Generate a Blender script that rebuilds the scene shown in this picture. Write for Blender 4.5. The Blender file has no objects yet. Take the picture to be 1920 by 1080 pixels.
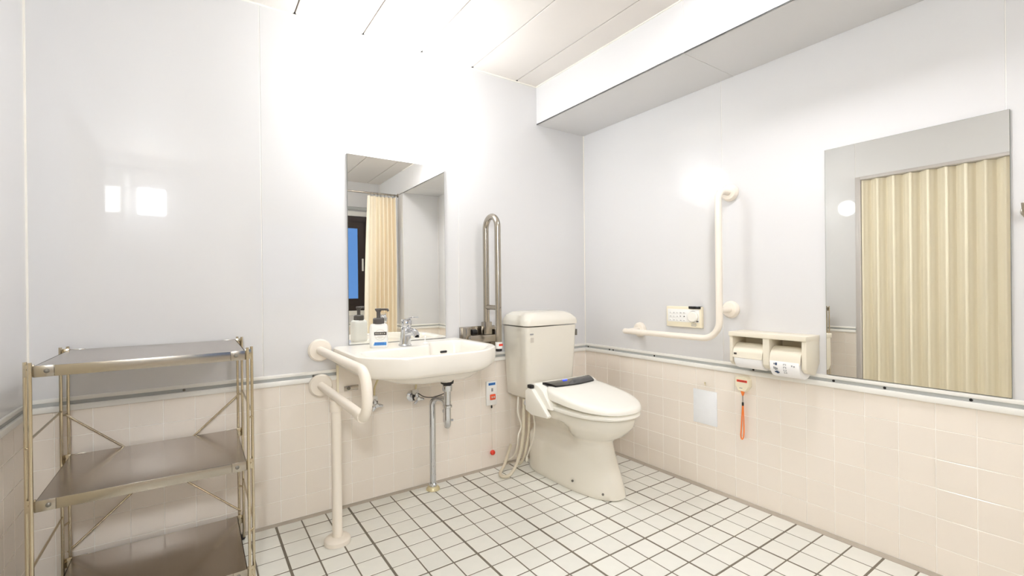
import bpy, bmesh, math, random
from mathutils import Vector, Matrix
random.seed(7)
R = math.radians
PI = math.pi
S = bpy.context.scene
COL = S.collection

# ------------------------------------------------------------------ camera, world, exposure
CAM = Vector((-2.0909, -2.2073, 1.0065))
YAW, PITCH, ROLL, FPX = -0.6042, -0.0018, -0.0108, 864.33
fw = Vector((-math.sin(YAW), math.cos(YAW), 0)); rt = Vector((math.cos(YAW), math.sin(YAW), 0)); up = Vector((0, 0, 1))
fw, up = fw*math.cos(PITCH)+up*math.sin(PITCH), up*math.cos(PITCH)-fw*math.sin(PITCH)
rt, up = rt*math.cos(ROLL)+up*math.sin(ROLL), up*math.cos(ROLL)-rt*math.sin(ROLL)
cd = bpy.data.cameras.new('camera'); cam = bpy.data.objects.new('camera', cd); COL.objects.link(cam)
cam.matrix_world = Matrix(((rt.x, up.x, -fw.x, CAM.x), (rt.y, up.y, -fw.y, CAM.y), (rt.z, up.z, -fw.z, CAM.z), (0, 0, 0, 1)))
cd.sensor_width = 36; cd.lens = FPX/1920*36; cd.clip_start = 0.02; cd.clip_end = 60
cd.shift_x = -2.4754/1920; cd.shift_y = 2.0155/1920
S.camera = cam

W = bpy.data.worlds.new('dusk_sky'); S.world = W; W.use_nodes = True
bg = W.node_tree.nodes['Background']; bg.inputs['Color'].default_value = (0.20, 0.42, 0.86, 1); bg.inputs['Strength'].default_value = 0.62

LAMP_GLOBE = 50.0      # emission strength of the globe over the basin
LAMP_CEIL = 62.0      # emission strength of the round ceiling lamp beside the beam
LAMP_BOX = 140.0        # emission strength of the square lamp on the window wall
vs = S.view_settings
vs.view_transform = 'Standard'; vs.look = 'None'; vs.gamma = 1.0; vs.use_curve_mapping = False
vs.exposure = 0.53
S.cycles.max_bounces = 16; S.cycles.diffuse_bounces = 10; S.cycles.glossy_bounces = 8; S.cycles.transmission_bounces = 8
S.cycles.sample_clamp_indirect = 8.0

# ------------------------------------------------------------------ materials
def srgb(r, g, b):
    f = lambda c: (c/255/12.92) if c/255 <= 0.04045 else ((c/255+0.055)/1.055)**2.4
    return (f(r), f(g), f(b), 1)
MATS = {}
def mat(name, rgb, rough=0.4, metal=0.0, spec=0.5, var=0.0, vscale=8.0, bump=0.0, bscale=60.0, coat=0.0, trans=0.0, emit=None, per_object=0.0, stretch=None, sss=0.0, alpha=1.0, ior=1.5):
    m = bpy.data.materials.new(name); m.use_nodes = True
    nt = m.node_tree; n = nt.nodes; l = nt.links
    p = n['Principled BSDF']
    c = srgb(*rgb)
    p.inputs['Base Color'].default_value = c
    p.inputs['Roughness'].default_value = rough; p.inputs['Metallic'].default_value = metal
    p.inputs['Specular IOR Level'].default_value = spec; p.inputs['IOR'].default_value = ior
    p.inputs['Coat Weight'].default_value = coat; p.inputs['Coat Roughness'].default_value = 0.06
    p.inputs['Transmission Weight'].default_value = trans; p.inputs['Alpha'].default_value = alpha
    if emit:
        p.inputs['Emission Color'].default_value = srgb(*emit[0]); p.inputs['Emission Strength'].default_value = emit[1]
    co = n.new('ShaderNodeTexCoord'); src = co.outputs['Object']
    if stretch:
        mp = n.new('ShaderNodeMapping'); mp.inputs['Scale'].default_value = stretch; l.new(src, mp.inputs['Vector']); src = mp.outputs['Vector']
    if var > 0 or per_object > 0:
        nz = n.new('ShaderNodeTexNoise'); nz.inputs['Scale'].default_value = vscale; nz.inputs['Detail'].default_value = 4
        l.new(src, nz.inputs['Vector'])
        mr = n.new('ShaderNodeMapRange'); mr.inputs['To Min'].default_value = 1-var; mr.inputs['To Max'].default_value = 1+var
        l.new(nz.outputs['Fac'], mr.inputs['Value'])
        val = mr.outputs['Result']
        if per_object > 0:
            oi = n.new('ShaderNodeObjectInfo'); m2 = n.new('ShaderNodeMapRange')
            m2.inputs['To Min'].default_value = 1-per_object; m2.inputs['To Max'].default_value = 1+per_object
            l.new(oi.outputs['Random'], m2.inputs['Value'])
            mu = n.new('ShaderNodeMath'); mu.operation = 'MULTIPLY'; l.new(val, mu.inputs[0]); l.new(m2.outputs['Result'], mu.inputs[1]); val = mu.outputs[0]
        vm = n.new('ShaderNodeVectorMath'); vm.operation = 'SCALE'; vm.inputs[0].default_value = c[:3]
        l.new(val, vm.inputs['Scale']); l.new(vm.outputs['Vector'], p.inputs['Base Color'])
    if bump > 0:
        bz = n.new('ShaderNodeTexNoise'); bz.inputs['Scale'].default_value = bscale; bz.inputs['Detail'].default_value = 3
        l.new(src, bz.inputs['Vector'])
        b = n.new('ShaderNodeBump'); b.inputs['Strength'].default_value = bump; b.inputs['Distance'].default_value = 0.002
        l.new(bz.outputs['Fac'], b.inputs['Height']); l.new(b.outputs['Normal'], p.inputs['Normal'])
    MATS[name] = m
    return m
M = MATS
mat('wall_panel', (218, 217, 217), rough=0.03, spec=0.42, var=0.012, vscale=1.5, bump=0.012, bscale=5)
mat('panel_joint', (240, 236, 226), rough=0.4, var=0.02)
mat('ceiling_panel', (218, 212, 206), rough=0.45, var=0.02, vscale=5)
mat('ceiling_gap', (110, 98, 86), rough=0.8, var=0.05)
mat('hole', (28, 24, 22), rough=0.9, var=0.1)
mat('wall_tile', (238, 229, 218), rough=0.16, spec=0.5, var=0.015, vscale=4, per_object=0.012)
mat('wall_grout', (249, 245, 238), rough=0.7, var=0.03, vscale=30)
mat('floor_tile', (233, 232, 224), rough=0.32, spec=0.5, var=0.03, vscale=25, per_object=0.03, bump=0.05, bscale=160)
mat('floor_grout', (122, 114, 101), rough=0.9, var=0.14, vscale=30)
mat('sealant', (180, 170, 156), rough=0.6, var=0.12, vscale=20)
mat('trim_white', (238, 236, 230), rough=0.35, var=0.02)
mat('trim_grey', (176, 178, 176), rough=0.45, var=0.06, vscale=12)
mat('porcelain', (236, 231, 222), rough=0.2, spec=0.32, coat=0.0, var=0.008, vscale=3)
mat('toilet_ivory', (230, 225, 213), rough=0.10, spec=0.5, coat=0.35, var=0.01, vscale=3)
mat('plastic_ivory', (243, 240, 231), rough=0.25, var=0.01, vscale=4)
mat('plastic_cream', (240, 231, 206), rough=0.4, var=0.015, vscale=6)
mat('plastic_white', (240, 239, 235), rough=0.3, var=0.01)
mat('rail_plastic', (238, 229, 216), rough=0.35, var=0.015, vscale=10, bump=0.03, bscale=200)
mat('holder_beige', (229, 221, 203), rough=0.38, var=0.015, vscale=8)
mat('chrome', (214, 216, 220), rough=0.07, metal=1.0, var=0.02, vscale=10)
mat('brass_worn', (216, 204, 164), rough=0.35, metal=0.4, var=0.15, vscale=40)
mat('stainless', (176, 168, 156), rough=0.24, metal=1.0, var=0.03, vscale=10, stretch=(3, 3, 0.3))
mat('stainless_shelf', (174, 165, 156), rough=0.20, metal=1.0, var=0.03, vscale=6, stretch=(0.4, 6, 1))
mat('rack_rod', (206, 194, 170), rough=0.22, metal=1.0, var=0.03, vscale=20)
mat('mirror', (249, 249, 245), rough=0.0, metal=1.0, var=0.001)
mat('mirror_edge', (120, 122, 112), rough=0.3, var=0.05)
mat('black_gloss', (20, 20, 24), rough=0.10, coat=0.5, var=0.05)
mat('black_plastic', (30, 28, 28), rough=0.4, var=0.05)
mat('pump_grey', (84, 79, 76), rough=0.45, var=0.05)
mat('print_dark', (72, 66, 62), rough=0.5, var=0.10, vscale=300)
mat('print_pale', (206, 198, 186), rough=0.5, var=0.03)
mat('print_grey', (150, 150, 152), rough=0.5, var=0.05)
mat('print_blue', (62, 138, 208), rough=0.45, var=0.06, vscale=80)
mat('print_lettering_blue', (40, 80, 150), rough=0.45, var=0.05)
mat('print_navy', (58, 78, 112), rough=0.5, var=0.06)
mat('red_plastic', (226, 64, 44), rough=0.3, var=0.05, vscale=40)
mat('orange_button', (236, 84, 44), rough=0.35, var=0.05)
mat('orange_strap', (244, 134, 62), rough=0.6, var=0.06, vscale=120)
mat('paper', (246, 245, 245), rough=0.85, var=0.015, vscale=40, bump=0.15, bscale=80)
mat('cord_white', (226, 220, 206), rough=0.5, var=0.03)
mat('hose_ivory', (214, 204, 182), rough=0.45, var=0.05, vscale=40)
mat('curtain', (244, 234, 214), rough=0.85, var=0.03, vscale=30, bump=0.1, bscale=300)
mat('accordion', (234, 225, 202), rough=0.55, var=0.015, vscale=3)
mat('jamb', (196, 190, 186), rough=0.35, var=0.03)
mat('window_frame', (48, 36, 30), rough=0.4, var=0.08)
mat('frosted_glass', (225, 238, 250), rough=0.25, trans=1.0, ior=1.3, var=0.01)
mat('grommet', (120, 116, 108), rough=0.4, metal=0.7, var=0.05)
mat('clear_film', (250, 252, 255), rough=0.18, spec=0.6, alpha=0.88, var=0.03, vscale=30, bump=0.3, bscale=25)
mat('globe_glass', (255, 248, 236), rough=0.3, emit=((246, 251, 255), LAMP_GLOBE), var=0.001)
mat('ceiling_diffuser', (255, 248, 240), rough=0.3, emit=((252, 251, 255), LAMP_CEIL), var=0.001)
mat('lamp_diffuser', (255, 248, 240), rough=0.3, emit=((246, 251, 255), LAMP_BOX), var=0.001)
mat('blue_led', (40, 60, 255), rough=0.3, emit=((60, 80, 255), 1.5), var=0.01)

# ------------------------------------------------------------------ mesh helpers
class B:
    def __init__(s): s.bm = bmesh.new()
    def merge(s, t):
        me = bpy.data.meshes.new('tmp'); t.to_mesh(me); t.free(); s.bm.from_mesh(me); bpy.data.meshes.remove(me); return s
    def box(s, x0, x1, y0, y1, z0, z1, bev=0.0, seg=2, mtx=None):
        t = bmesh.new(); bmesh.ops.create_cube(t, size=1)
        bmesh.ops.scale(t, verts=t.verts, vec=(abs(x1-x0), abs(y1-y0), abs(z1-z0)))
        bmesh.ops.translate(t, verts=t.verts, vec=((x0+x1)/2, (y0+y1)/2, (z0+z1)/2))
        if bev > 0: bmesh.ops.bevel(t, geom=list(t.edges), offset=bev, segments=seg, profile=0.5, affect='EDGES')
        if mtx: bmesh.ops.transform(t, matrix=mtx, verts=t.verts)
        return s.merge(t)
    def loft(s, rings, cap0=True, cap1=True, closed=True):
        t = s.bm; vs_ = [[t.verts.new(p) for p in r] for r in rings]
        n = len(rings[0])
        for a, b in zip(vs_, vs_[1:]):
            for i in range(n if closed else n-1):
                j = (i+1) % n
                try: t.faces.new((a[i], a[j], b[j], b[i]))
                except ValueError: pass
        if cap0: t.faces.new(vs_[0][::-1])
        if cap1: t.faces.new(vs_[-1])
        return s
    def tube(s, pts, r, seg=14, cap=True):
        pts = [Vector(p) for p in pts]; n = len(pts)
        rr = r if isinstance(r, (list, tuple)) else [r]*n
        tan = []
        for i in range(n):
            d = (pts[min(i+1, n-1)]-pts[max(i-1, 0)]); tan.append(d.normalized() if d.length > 1e-9 else (tan[-1] if tan else Vector((0, 0, 1))))
        a = Vector((0, 0, 1)) if abs(tan[0].z) < 0.9 else Vector((1, 0, 0))
        u = tan[0].cross(a).normalized(); rings = []
        for i in range(n):
            u = (u-tan[i]*u.dot(tan[i])).normalized(); v = tan[i].cross(u)
            rings.append([pts[i]+(u*math.cos(2*PI*k/seg)+v*math.sin(2*PI*k/seg))*rr[i] for k in range(seg)])
        return s.loft(rings, cap, cap)
    def cyl(s, p0, p1, r0, r1=None, seg=24): return s.tube([p0, p1], [r0, r0 if r1 is None else r1], seg)
    def lathe(s, prof, c, axis, seg=32):
        # prof: list of (radius, distance along axis from c)
        c = Vector(c); ax = Vector(axis).normalized(); a = Vector((0, 0, 1)) if abs(ax.z) < 0.9 else Vector((1, 0, 0))
        u = ax.cross(a).normalized(); v = ax.cross(u)
        return s.loft([[c+ax*h+(u*math.cos(2*PI*k/seg)+v*math.sin(2*PI*k/seg))*max(r, 1e-5) for k in range(seg)] for r, h in prof])
    def prism(s, poly, axis, a, b, bev=0.0):
        # polygon in the plane perpendicular to axis, extruded from a to b
        f = {'x': lambda p, q: (q, p[0], p[1]), 'y': lambda p, q: (p[0], q, p[1]), 'z': lambda p, q: (p[0], p[1], q)}[axis]
        t = bmesh.new()
        v0 = [t.verts.new(f(p, a)) for p in poly]; v1 = [t.verts.new(f(p, b)) for p in poly]; n = len(poly)
        t.faces.new(v0[::-1]); t.faces.new(v1)
        for i in range(n): t.faces.new((v0[i], v0[(i+1) % n], v1[(i+1) % n], v1[i]))
        if bev > 0: bmesh.ops.bevel(t, geom=list(t.edges), offset=bev, segments=2, profile=0.5, affect='EDGES')
        return s.merge(t)
    def sphere(s, c, r, seg=24, sc=(1, 1, 1)):
        t = bmesh.new(); bmesh.ops.create_uvsphere(t, u_segments=seg, v_segments=seg//2, radius=r)
        bmesh.ops.scale(t, verts=t.verts, vec=sc); bmesh.ops.translate(t, verts=t.verts, vec=c)
        return s.merge(t)
    def mesh(s, name, m, ang=40):
        bmesh.ops.recalc_face_normals(s.bm, faces=s.bm.faces)
        me = bpy.data.meshes.new(name); s.bm.to_mesh(me); s.bm.free()
        me.polygons.foreach_set('use_smooth', [True]*len(me.polygons)); me.set_sharp_from_angle(angle=R(ang))
        me.materials.append(MATS[m] if isinstance(m, str) else m); return me
    def build(s, name, m, parent=None, ang=40):
        o = bpy.data.objects.new(name, s.mesh(name, m, ang)); COL.objects.link(o)
        if parent: attach(o, parent)
        return o

def root_of(p):
    while p.parent: p = p.parent
    return p
def attach(o, p):
    o.parent = p; o.matrix_parent_inverse = Matrix.Translation(-root_of(p).location) if p.parent is None else Matrix.Identity(4)
def thing(name, label, cat, loc, group=None):
    o = bpy.data.objects.new(name, None); COL.objects.link(o); o.location = loc; o.empty_display_size = 0.05
    return tag(o, label, cat, group)
def tag(o, label, cat, group=None):
    o['label'] = label; o['category'] = cat
    if group: o['group'] = group
    return o
def struct(o, label=None):
    o['kind'] = 'structure'
    if label: o['label'] = label
    return o
def arc_path(pts, rad, n=8):
    # polyline with rounded corners
    pts = [Vector(p) for p in pts]; rs = rad if isinstance(rad, (list, tuple)) else [rad]*(len(pts)-2)
    out = [pts[0]]
    for i in range(1, len(pts)-1):
        a = (pts[i-1]-pts[i]).normalized(); b = (pts[i+1]-pts[i]).normalized(); th = a.angle(b)
        if th > PI-1e-3: out.append(pts[i]); continue
        d = rs[i-1]/math.tan(th/2); c = pts[i]+(a+b).normalized()*(rs[i-1]/math.sin(th/2))
        p = pts[i]+a*d-c; q = pts[i]+b*d-c; w = p.angle(q)
        for k in range(n+1):
            t = k/n; out.append(c+(p*math.sin((1-t)*w)+q*math.sin(t*w))/math.sin(w))
    out.append(pts[-1]); return out
def spline(pts, n=8):
    P = [Vector(p) for p in pts]; P = [P[0]*2-P[1]]+P+[P[-1]*2-P[-2]]; out = []
    for i in range(1, len(P)-2):
        for k in range(n):
            t = k/n; a, b, c, d = P[i-1:i+3]
            out.append(0.5*((2*b)+(c-a)*t+(2*a-5*b+4*c-d)*t*t+(3*b-a-3*c+d)*t**3))
    out.append(P[-2]); return out
def resample(poly, c, N, start=0.0):
    # star-shaped polygon sampled at N equal angles round c
    out = []
    for k in range(N):
        a = start+2*PI*k/N; dx, dy = math.cos(a), math.sin(a); best = None
        for i in range(len(poly)):
            (x1, y1), (x2, y2) = poly[i], poly[(i+1) % len(poly)]
            ex, ey = x2-x1, y2-y1; den = dx*ey-dy*ex
            if abs(den) < 1e-12: continue
            t = ((x1-c[0])*ey-(y1-c[1])*ex)/den; s_ = ((x1-c[0])*dy-(y1-c[1])*dx)/den
            if t > 0 and -1e-6 <= s_ <= 1+1e-6 and (best is None or t > best): best = t
        out.append((c[0]+dx*best, c[1]+dy*best))
    return out
def rounded(poly, rs, n=6):
    p3 = [Vector((x, y, 0)) for x, y in poly]; out = []; m = len(p3)
    rs = rs if isinstance(rs, (list, tuple)) else [rs]*m
    for i in range(m):
        seg = arc_path([p3[i-1], p3[i], p3[(i+1) % m]], rs[i], n)[1:-1]
        out += [(q.x, q.y) for q in seg]
    return out

# ------------------------------------------------------------------ the room
XL, YF, ZC = -2.558, -3.08, 2.219
ZT = 0.60                      # top of the wall tiles
BX, BZ, PY = -0.385, 1.99, -2.33   # beam depth, beam underside, pier front
TILE_CACHE = {}
def tile_mesh(sx, sy, th, m, bev):
    k = (round(sx, 4), round(sy, 4), th, m)
    if k not in TILE_CACHE:
        b = B(); b.box(-sx/2, sx/2, -sy/2, sy/2, -th, 0, bev, 1)
        TILE_CACHE[k] = b.mesh('tile', m, 20)
    return TILE_CACHE[k]

# floor
floor = struct(B().box(XL-0.1, 0.1, YF-0.1, 0.1, -0.08, -0.0013).build('floor', 'floor_grout'))
xs = [-0.017]+[-0.117-0.1*i for i in range(25)]+[XL]
ys = [-0.012]+[-0.082-0.1*k for k in range(30)]+[YF]
far = B(); nfloor = 0
for i in range(len(xs)-1):
    for k in range(len(ys)-1):
        # wider joints between the sheets of three tiles
        gx0 = 0.0046 if (i-1) % 3 == 2 and i else 0.0026
        gx1 = 0.0046 if i % 3 == 2 else 0.0026
        gy0 = 0.0038 if (k-1) % 3 == 0 and k else 0.0026
        gy1 = 0.0038 if k % 3 == 0 else 0.0026
        x1, x0 = xs[i]-(gx0 if i else 0), xs[i+1]+gx1; y1, y0 = ys[k]-(gy0 if k else 0), ys[k+1]+gy1
        cx, cy = (x0+x1)/2, (y0+y1)/2
        if cx > -2.02 and (cx+2.09)*0.568+(cy+2.207)*0.823 > 1.5 and nfloor < 300:
            o = bpy.data.objects.new('floor_tile', tile_mesh(x1-x0, y1-y0, 0.008, 'floor_tile', 0.0012)); COL.objects.link(o)
            o.parent = floor; o.location = (cx, cy, random.uniform(-0.0004, 0.0002)); nfloor += 1
        else:
            far.box(x0, x1, y0, y1, -0.008, 0)
fo = far.build('floor_tiles_outside_view', 'floor_tile', floor); fo['kind'] = 'stuff'; fo.name = 'floor_tile_field'

# walls: a backing, white panels above, tiles below
def wall_tiles(parent, axis, fixed, sgn, lines, zt=ZT, far_=False):
    zl = [0.010, 0.1015, 0.2025, 0.3035, 0.4045, 0.5055, zt]
    g = 0.0013; fb = B()
    for i in range(len(lines)-1):
        a, b = lines[i], lines[i+1]; w = abs(a-b)-2*g
        if w < 0.004: continue
        c = (a+b)/2
        for j in range(len(zl)-1):
            h = zl[j+1]-zl[j]-2*g; zc = (zl[j]+zl[j+1])/2
            if far_:
                if axis == 'y': fb.box(c-w/2, c+w/2, fixed, fixed-sgn*0.004, zc-h/2, zc+h/2)
                else: fb.box(fixed, fixed-sgn*0.004, c-w/2, c+w/2, zc-h/2, zc+h/2)
                continue
            o = bpy.data.objects.new('wall_tile', tile_mesh(w, h, 0.004, 'wall_tile', 0.0007)); COL.objects.link(o); o.parent = parent
            ti = random.uniform(-0.0012, 0.0012); tj = random.uniform(-0.0012, 0.0012)
            if axis == 'y':   # facing -y (sgn -1) or +y (sgn 1)
                o.rotation_euler = (PI/2*(1 if sgn < 0 else -1)+ti, tj, 0); o.location = (c, fixed, zc)
            else:
                o.rotation_euler = (PI/2, ti, PI/2*sgn); o.location = (fixed, c, zc)
    if far_:
        o = fb.build('wall_tile_field', 'wall_tile', parent); o['kind'] = 'stuff'
def panels(parent, axis, fixed, out, spans, z0, z1, m='wall_panel', name='wall_panel', g=0.0009):
    # out: direction in which the backing lies
    for a, b in spans:
        lo, hi = min(a, b)+g, max(a, b)-g
        bb = B()
        if axis == 'y': bb.box(lo, hi, fixed, fixed+out*0.006, z0, z1, 0.0012, 1)
        else: bb.box(fixed, fixed+out*0.006, lo, hi, z0, z1, 0.0012, 1)
        bb.build(name, m, parent)
def lines_from(anchor, pitch, lo, hi):
    k0 = math.ceil((lo-anchor)/pitch); out = [lo]
    while anchor+k0*pitch < hi-1e-6:
        if anchor+k0*pitch > lo+1e-6: out.append(anchor+k0*pitch)
        k0 += 1
    return out+[hi]

wb = struct(B().box(XL-0.1, 0.1, 0.0015, 0.1, -0.02, ZC+0.1).build('wall_back', 'wall_grout'))
panels(wb, 'y', 0.0, 1, [(XL, -1.857), (-1.857, -0.920), (-0.920, 0.0)], 0.640, ZC)
wall_tiles(wb, 'y', 0.0, -1, lines_from(-0.795, 0.1, XL+0.003, -0.003))
wr = struct(B().box(0.0015, 0.1, YF-0.1, 0.1, -0.02, ZC+0.1).build('wall_right', 'wall_grout'))
panels(wr, 'x', 0.0, 1, [(0.0, -0.954), (-0.954, -1.899), (-1.899, PY)], 0.640, ZC)
wall_tiles(wr, 'x', 0.0, -1, lines_from(-1.725, 0.1022, PY+0.003, -0.003))
# left wall with the doorway
DY0, DY1, DZ = -0.655, -1.640, 1.895
b = B(); b.box(XL-0.1, XL-0.0015, DY0+0.02, 0.1, -0.02, ZC+0.1); b.box(XL-0.1, XL-0.0015, YF-0.1, DY1-0.02, -0.02, ZC+0.1); b.box(XL-0.1, XL-0.0015, DY1-0.02, DY0+0.02, DZ+0.02, ZC+0.1)
b.box(XL-0.13, XL-0.1, DY1-0.1, DY0+0.1, -0.02, ZC)
wl = struct(b.build('wall_left', 'wall_grout'))
panels(wl, 'x', XL, -1, [(0.0, DY0+0.02), (DY1-0.02, YF)], 0.640, ZC)
panels(wl, 'x', XL, -1, [(DY1-0.02, DY0+0.02)], DZ+0.02, ZC)
wall_tiles(wl, 'x', XL, 1, lines_from(-0.05, 0.1, DY0+0.024, -0.003))
wall_tiles(wl, 'x', XL, 1, lines_from(-2.0, 0.1, YF+0.003, DY1-0.024), far_=True)
# window wall
WX0, WX1, WZ0, WZ1 = -1.70, -0.50, 0.775, 1.835
b = B(); b.box(XL-0.1, WX0, YF-0.1, YF-0.0015, -0.02, ZC+0.1); b.box(WX1, 0.1, YF-0.1, YF-0.0015, -0.02, ZC+0.1); b.box(WX0, WX1, YF-0.1, YF-0.0015, -0.02, WZ0); b.box(WX0, WX1, YF-0.1, YF-0.0015, WZ1, ZC+0.1)
wf = struct(b.build('wall_front', 'wall_grout'))
panels(wf, 'y', YF, -1, [(XL, WX0), (WX1, BX)], 0.640, ZC); panels(wf, 'y', YF, -1, [(WX0, WX1)], 0.640, WZ0); panels(wf, 'y', YF, -1, [(WX0, WX1)], WZ1, ZC)
wall_tiles(wf, 'y', YF, 1, lines_from(-0.795, 0.1, XL+0.003, BX-0.003), far_=True)
# pier under the beam
wp = struct(B().box(BX+0.0015, 0.02, YF-0.02, PY-0.0015, -0.02, BZ).build('wall_pier', 'wall_grout'), 'white panelled pier beside the window, under the beam')
panels(wp, 'y', PY, -1, [(BX, 0.0)], 0.640, BZ); panels(wp, 'x', BX, 1, [(PY, YF)], 0.640, BZ)
wall_tiles(wp, 'y', PY, 1, lines_from(-0.095, 0.1, BX+0.003, -0.003), far_=True)
wall_tiles(wp, 'x', BX, -1, lines_from(-2.5, 0.1, YF+0.003, PY-0.003), far_=True)
# ceiling of long boards with open joints
ce = struct(B().box(XL-0.1, 0.1, YF-0.1, 0.1, ZC+0.007, ZC+0.1).build('ceiling', 'ceiling_gap'))
cl = [0.0, BX+0.15]+[-0.532-0.2972*k for k in range(7)]+[XL]
for a, c in zip(cl, cl[1:]):
    B().box(c+0.0026, a-0.0026, YF, -0.0005, ZC, ZC+0.008, 0.001, 1).build('ceiling_board', 'ceiling_panel', ce)
for a in cl[2:-1]:
    B().cyl((a, -0.006, ZC-0.0006), (a, -0.006, ZC+0.006), 0.0072, seg=12).build('joint_end', 'hole', ce)
# boxed beam along the right wall
be = struct(B().box(BX+0.0015, 0.02, YF-0.02, 0.02, BZ+0.0015, ZC+0.02).build('ceiling_beam', 'wall_grout'), 'boxed white beam running along the right wall under the ceiling')
panels(be, 'x', BX, 1, [(0.0, -1.02), (-1.02, -2.04), (-2.04, YF)], BZ, ZC, g=0.0006)
for a, c in ((0.0, -1.02), (-1.02, -2.04), (-2.04, YF)):
    B().box(BX, -0.0005, c+0.0006, a-0.0006, BZ, BZ+0.006, 0.0012, 1).build('beam_panel', 'wall_panel', be)

# rails along the top of the tiles
def trim(name, axis, fixed, out, a, c, screws=()):
    lo, hi = min(a, c), max(a, c)
    def bx(d, z0, z1, bev=0.0):
        bb = B()
        if axis == 'y': bb.box(lo, hi, fixed-out*d, fixed+out*0.001, z0, z1, bev)
        else: bb.box(fixed-out*d, fixed+out*0.001, lo, hi, z0, z1, bev)
        return bb
    t = struct(bx(0.013, ZT-0.003, ZT+0.018, 0.004).build(name, 'trim_white'))
    bx(0.004, ZT+0.018, ZT+0.031).build('groove', 'trim_grey', t)
    bx(0.008, ZT+0.031, ZT+0.045, 0.002).build('upper_lip', 'trim_white', t)
    for s_ in screws:
        p = (s_, fixed-out*0.004, ZT+0.0245) if axis == 'y' else (fixed-out*0.004, s_, ZT+0.0245)
        q = (s_, fixed-out*0.0075, ZT+0.0245) if axis == 'y' else (fixed-out*0.0075, s_, ZT+0.0245)
        B().lathe([(0.005, 0), (0.005, 0.5e-3), (0.0028, 3e-3)], p, Vector(q)-Vector(p), 10).build('screw', 'hole' if axis == 'x' else 'grommet', t)
    return t
trim('trim_1', 'y', 0.0, 1, XL, -1.562, (-2.13, -1.66))
trim('trim_2', 'y', 0.0, 1, -0.93, 0.0, (-0.80,))
trim('trim_3', 'x', 0.0, 1, 0.0, PY, (-0.03, -0.215, -0.245, -0.55, -1.10, -1.42, -1.585, -1.815))
trim('trim_4', 'x', XL, -1, 0.0, DY0+0.024)
trim('trim_5', 'y', PY, -1, BX, 0.0)
trim('trim_6', 'x', BX, 1, PY, YF)
trim('trim_7', 'y', YF, -1, XL, BX)
trim('trim_8', 'x', XL, -1, DY1-0.024, YF)
# sealed joint between floor and wall, and corner beads
struct(B().prism([(0.001, -0.004), (-0.012, -0.004), (-0.012, 0.001), (-0.004, 0.007), (0.001, 0.009)], 'x', XL, 0.0).build('baseboard_back', 'sealant'))
struct(B().prism([(0.001, -0.004), (-0.017, -0.004), (-0.017, 0.001), (-0.005, 0.007), (0.001, 0.009)], 'y', PY, 0.0).build('baseboard_right', 'sealant'))
struct(B().box(-0.004, 0.0005, -0.004, 0.0005, 0.64, BZ).build('trim_9', 'panel_joint'))
struct(B().box(XL-0.0005, XL+0.005, -0.005, 0.0005, 0.64, ZC).build('trim_10', 'panel_joint'))
struct(B().box(XL, BX, -0.005, 0.0005, ZC-0.006, ZC).build('trim_11', 'panel_joint'))
struct(B().box(BX-0.0045, BX+0.0005, PY, -0.0005, ZC-0.005, ZC).build('trim_12', 'panel_joint'))

# accordion door in the left wall
b = B(); b.box(XL-0.09, XL+0.004, DY0-0.012, DY0+0.022, 0, DZ+0.02, 0.002); b.box(XL-0.09, XL+0.004, DY1-0.022, DY1+0.012, 0, DZ+0.02, 0.002)
door = struct(b.build('door_1', 'jamb'), 'cream accordion folding door in a grey frame')
B().box(XL-0.09, XL+0.003, DY1+0.012, DY0-0.012, DZ-0.004, DZ+0.02, 0.002).build('head_rail', 'jamb', door)
npl = 9; pw = (DY0-0.016-(DY1+0.016))/npl
for i in range(npl):
    a = DY0-0.016-i*pw; pts = []
    for k in range(17):
        t = k/16; pts.append((XL-0.045+0.020*math.cos(2*PI*t)+0.004*math.cos(6*PI*t), a-t*pw))
    ring = pts+[(x-0.004, y) for x, y in pts[::-1]]
    bb = B(); bb.loft([[(x, y, 0.012) for x, y in ring], [(x, y, DZ-0.006) for x, y in ring]]); bb.build('door_pleat', 'accordion', door, 60)
B().box(XL-0.05, XL-0.004, DY1+0.030, DY1+0.052, 0.85, 1.05, 0.006).build('door_handle', 'jamb', door)

# window
b = B(); fwid = 0.060
b.box(WX0, WX1, YF-0.06, YF-0.01, WZ0, WZ0+fwid); b.box(WX0, WX1, YF-0.06, YF-0.01, WZ1-fwid, WZ1); b.box(WX0, WX0+fwid, YF-0.06, YF-0.01, WZ0+fwid, WZ1-fwid); b.box(WX1-fwid, WX1, YF-0.06, YF-0.01, WZ0+fwid, WZ1-fwid)
win = struct(b.build('window_1', 'window_frame'), 'dark framed sliding window with frosted panes and blue dusk outside')
xm = (WX0+WX1)/2
for x0, x1, yy in ((WX0+fwid, xm+0.03, YF-0.048), (xm-0.03, WX1-fwid, YF-0.03)):
    b = B(); s_ = 0.075
    b.box(x0, x1, yy-0.009, yy+0.009, WZ0+fwid, WZ0+fwid+s_); b.box(x0, x1, yy-0.009, yy+0.009, WZ1-fwid-s_, WZ1-fwid); b.box(x0, x0+s_, yy-0.009, yy+0.009, WZ0+fwid+s_, WZ1-fwid-s_); b.box(x1-s_, x1, yy-0.009, yy+0.009, WZ0+fwid+s_, WZ1-fwid-s_)
    sash = b.build('sash', 'window_frame', win)
    pane = B().box(x0+s_, x1-s_, yy-0.002, yy+0.002, WZ0+fwid+s_, WZ1-fwid-s_).build('pane', 'frosted_glass', win)
B().box(WX1-fwid-0.034, WX1-fwid-0.016, YF-0.021, YF-0.008, 1.22, 1.36, 0.003).build('pull_handle', 'plastic_white', win)
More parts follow.
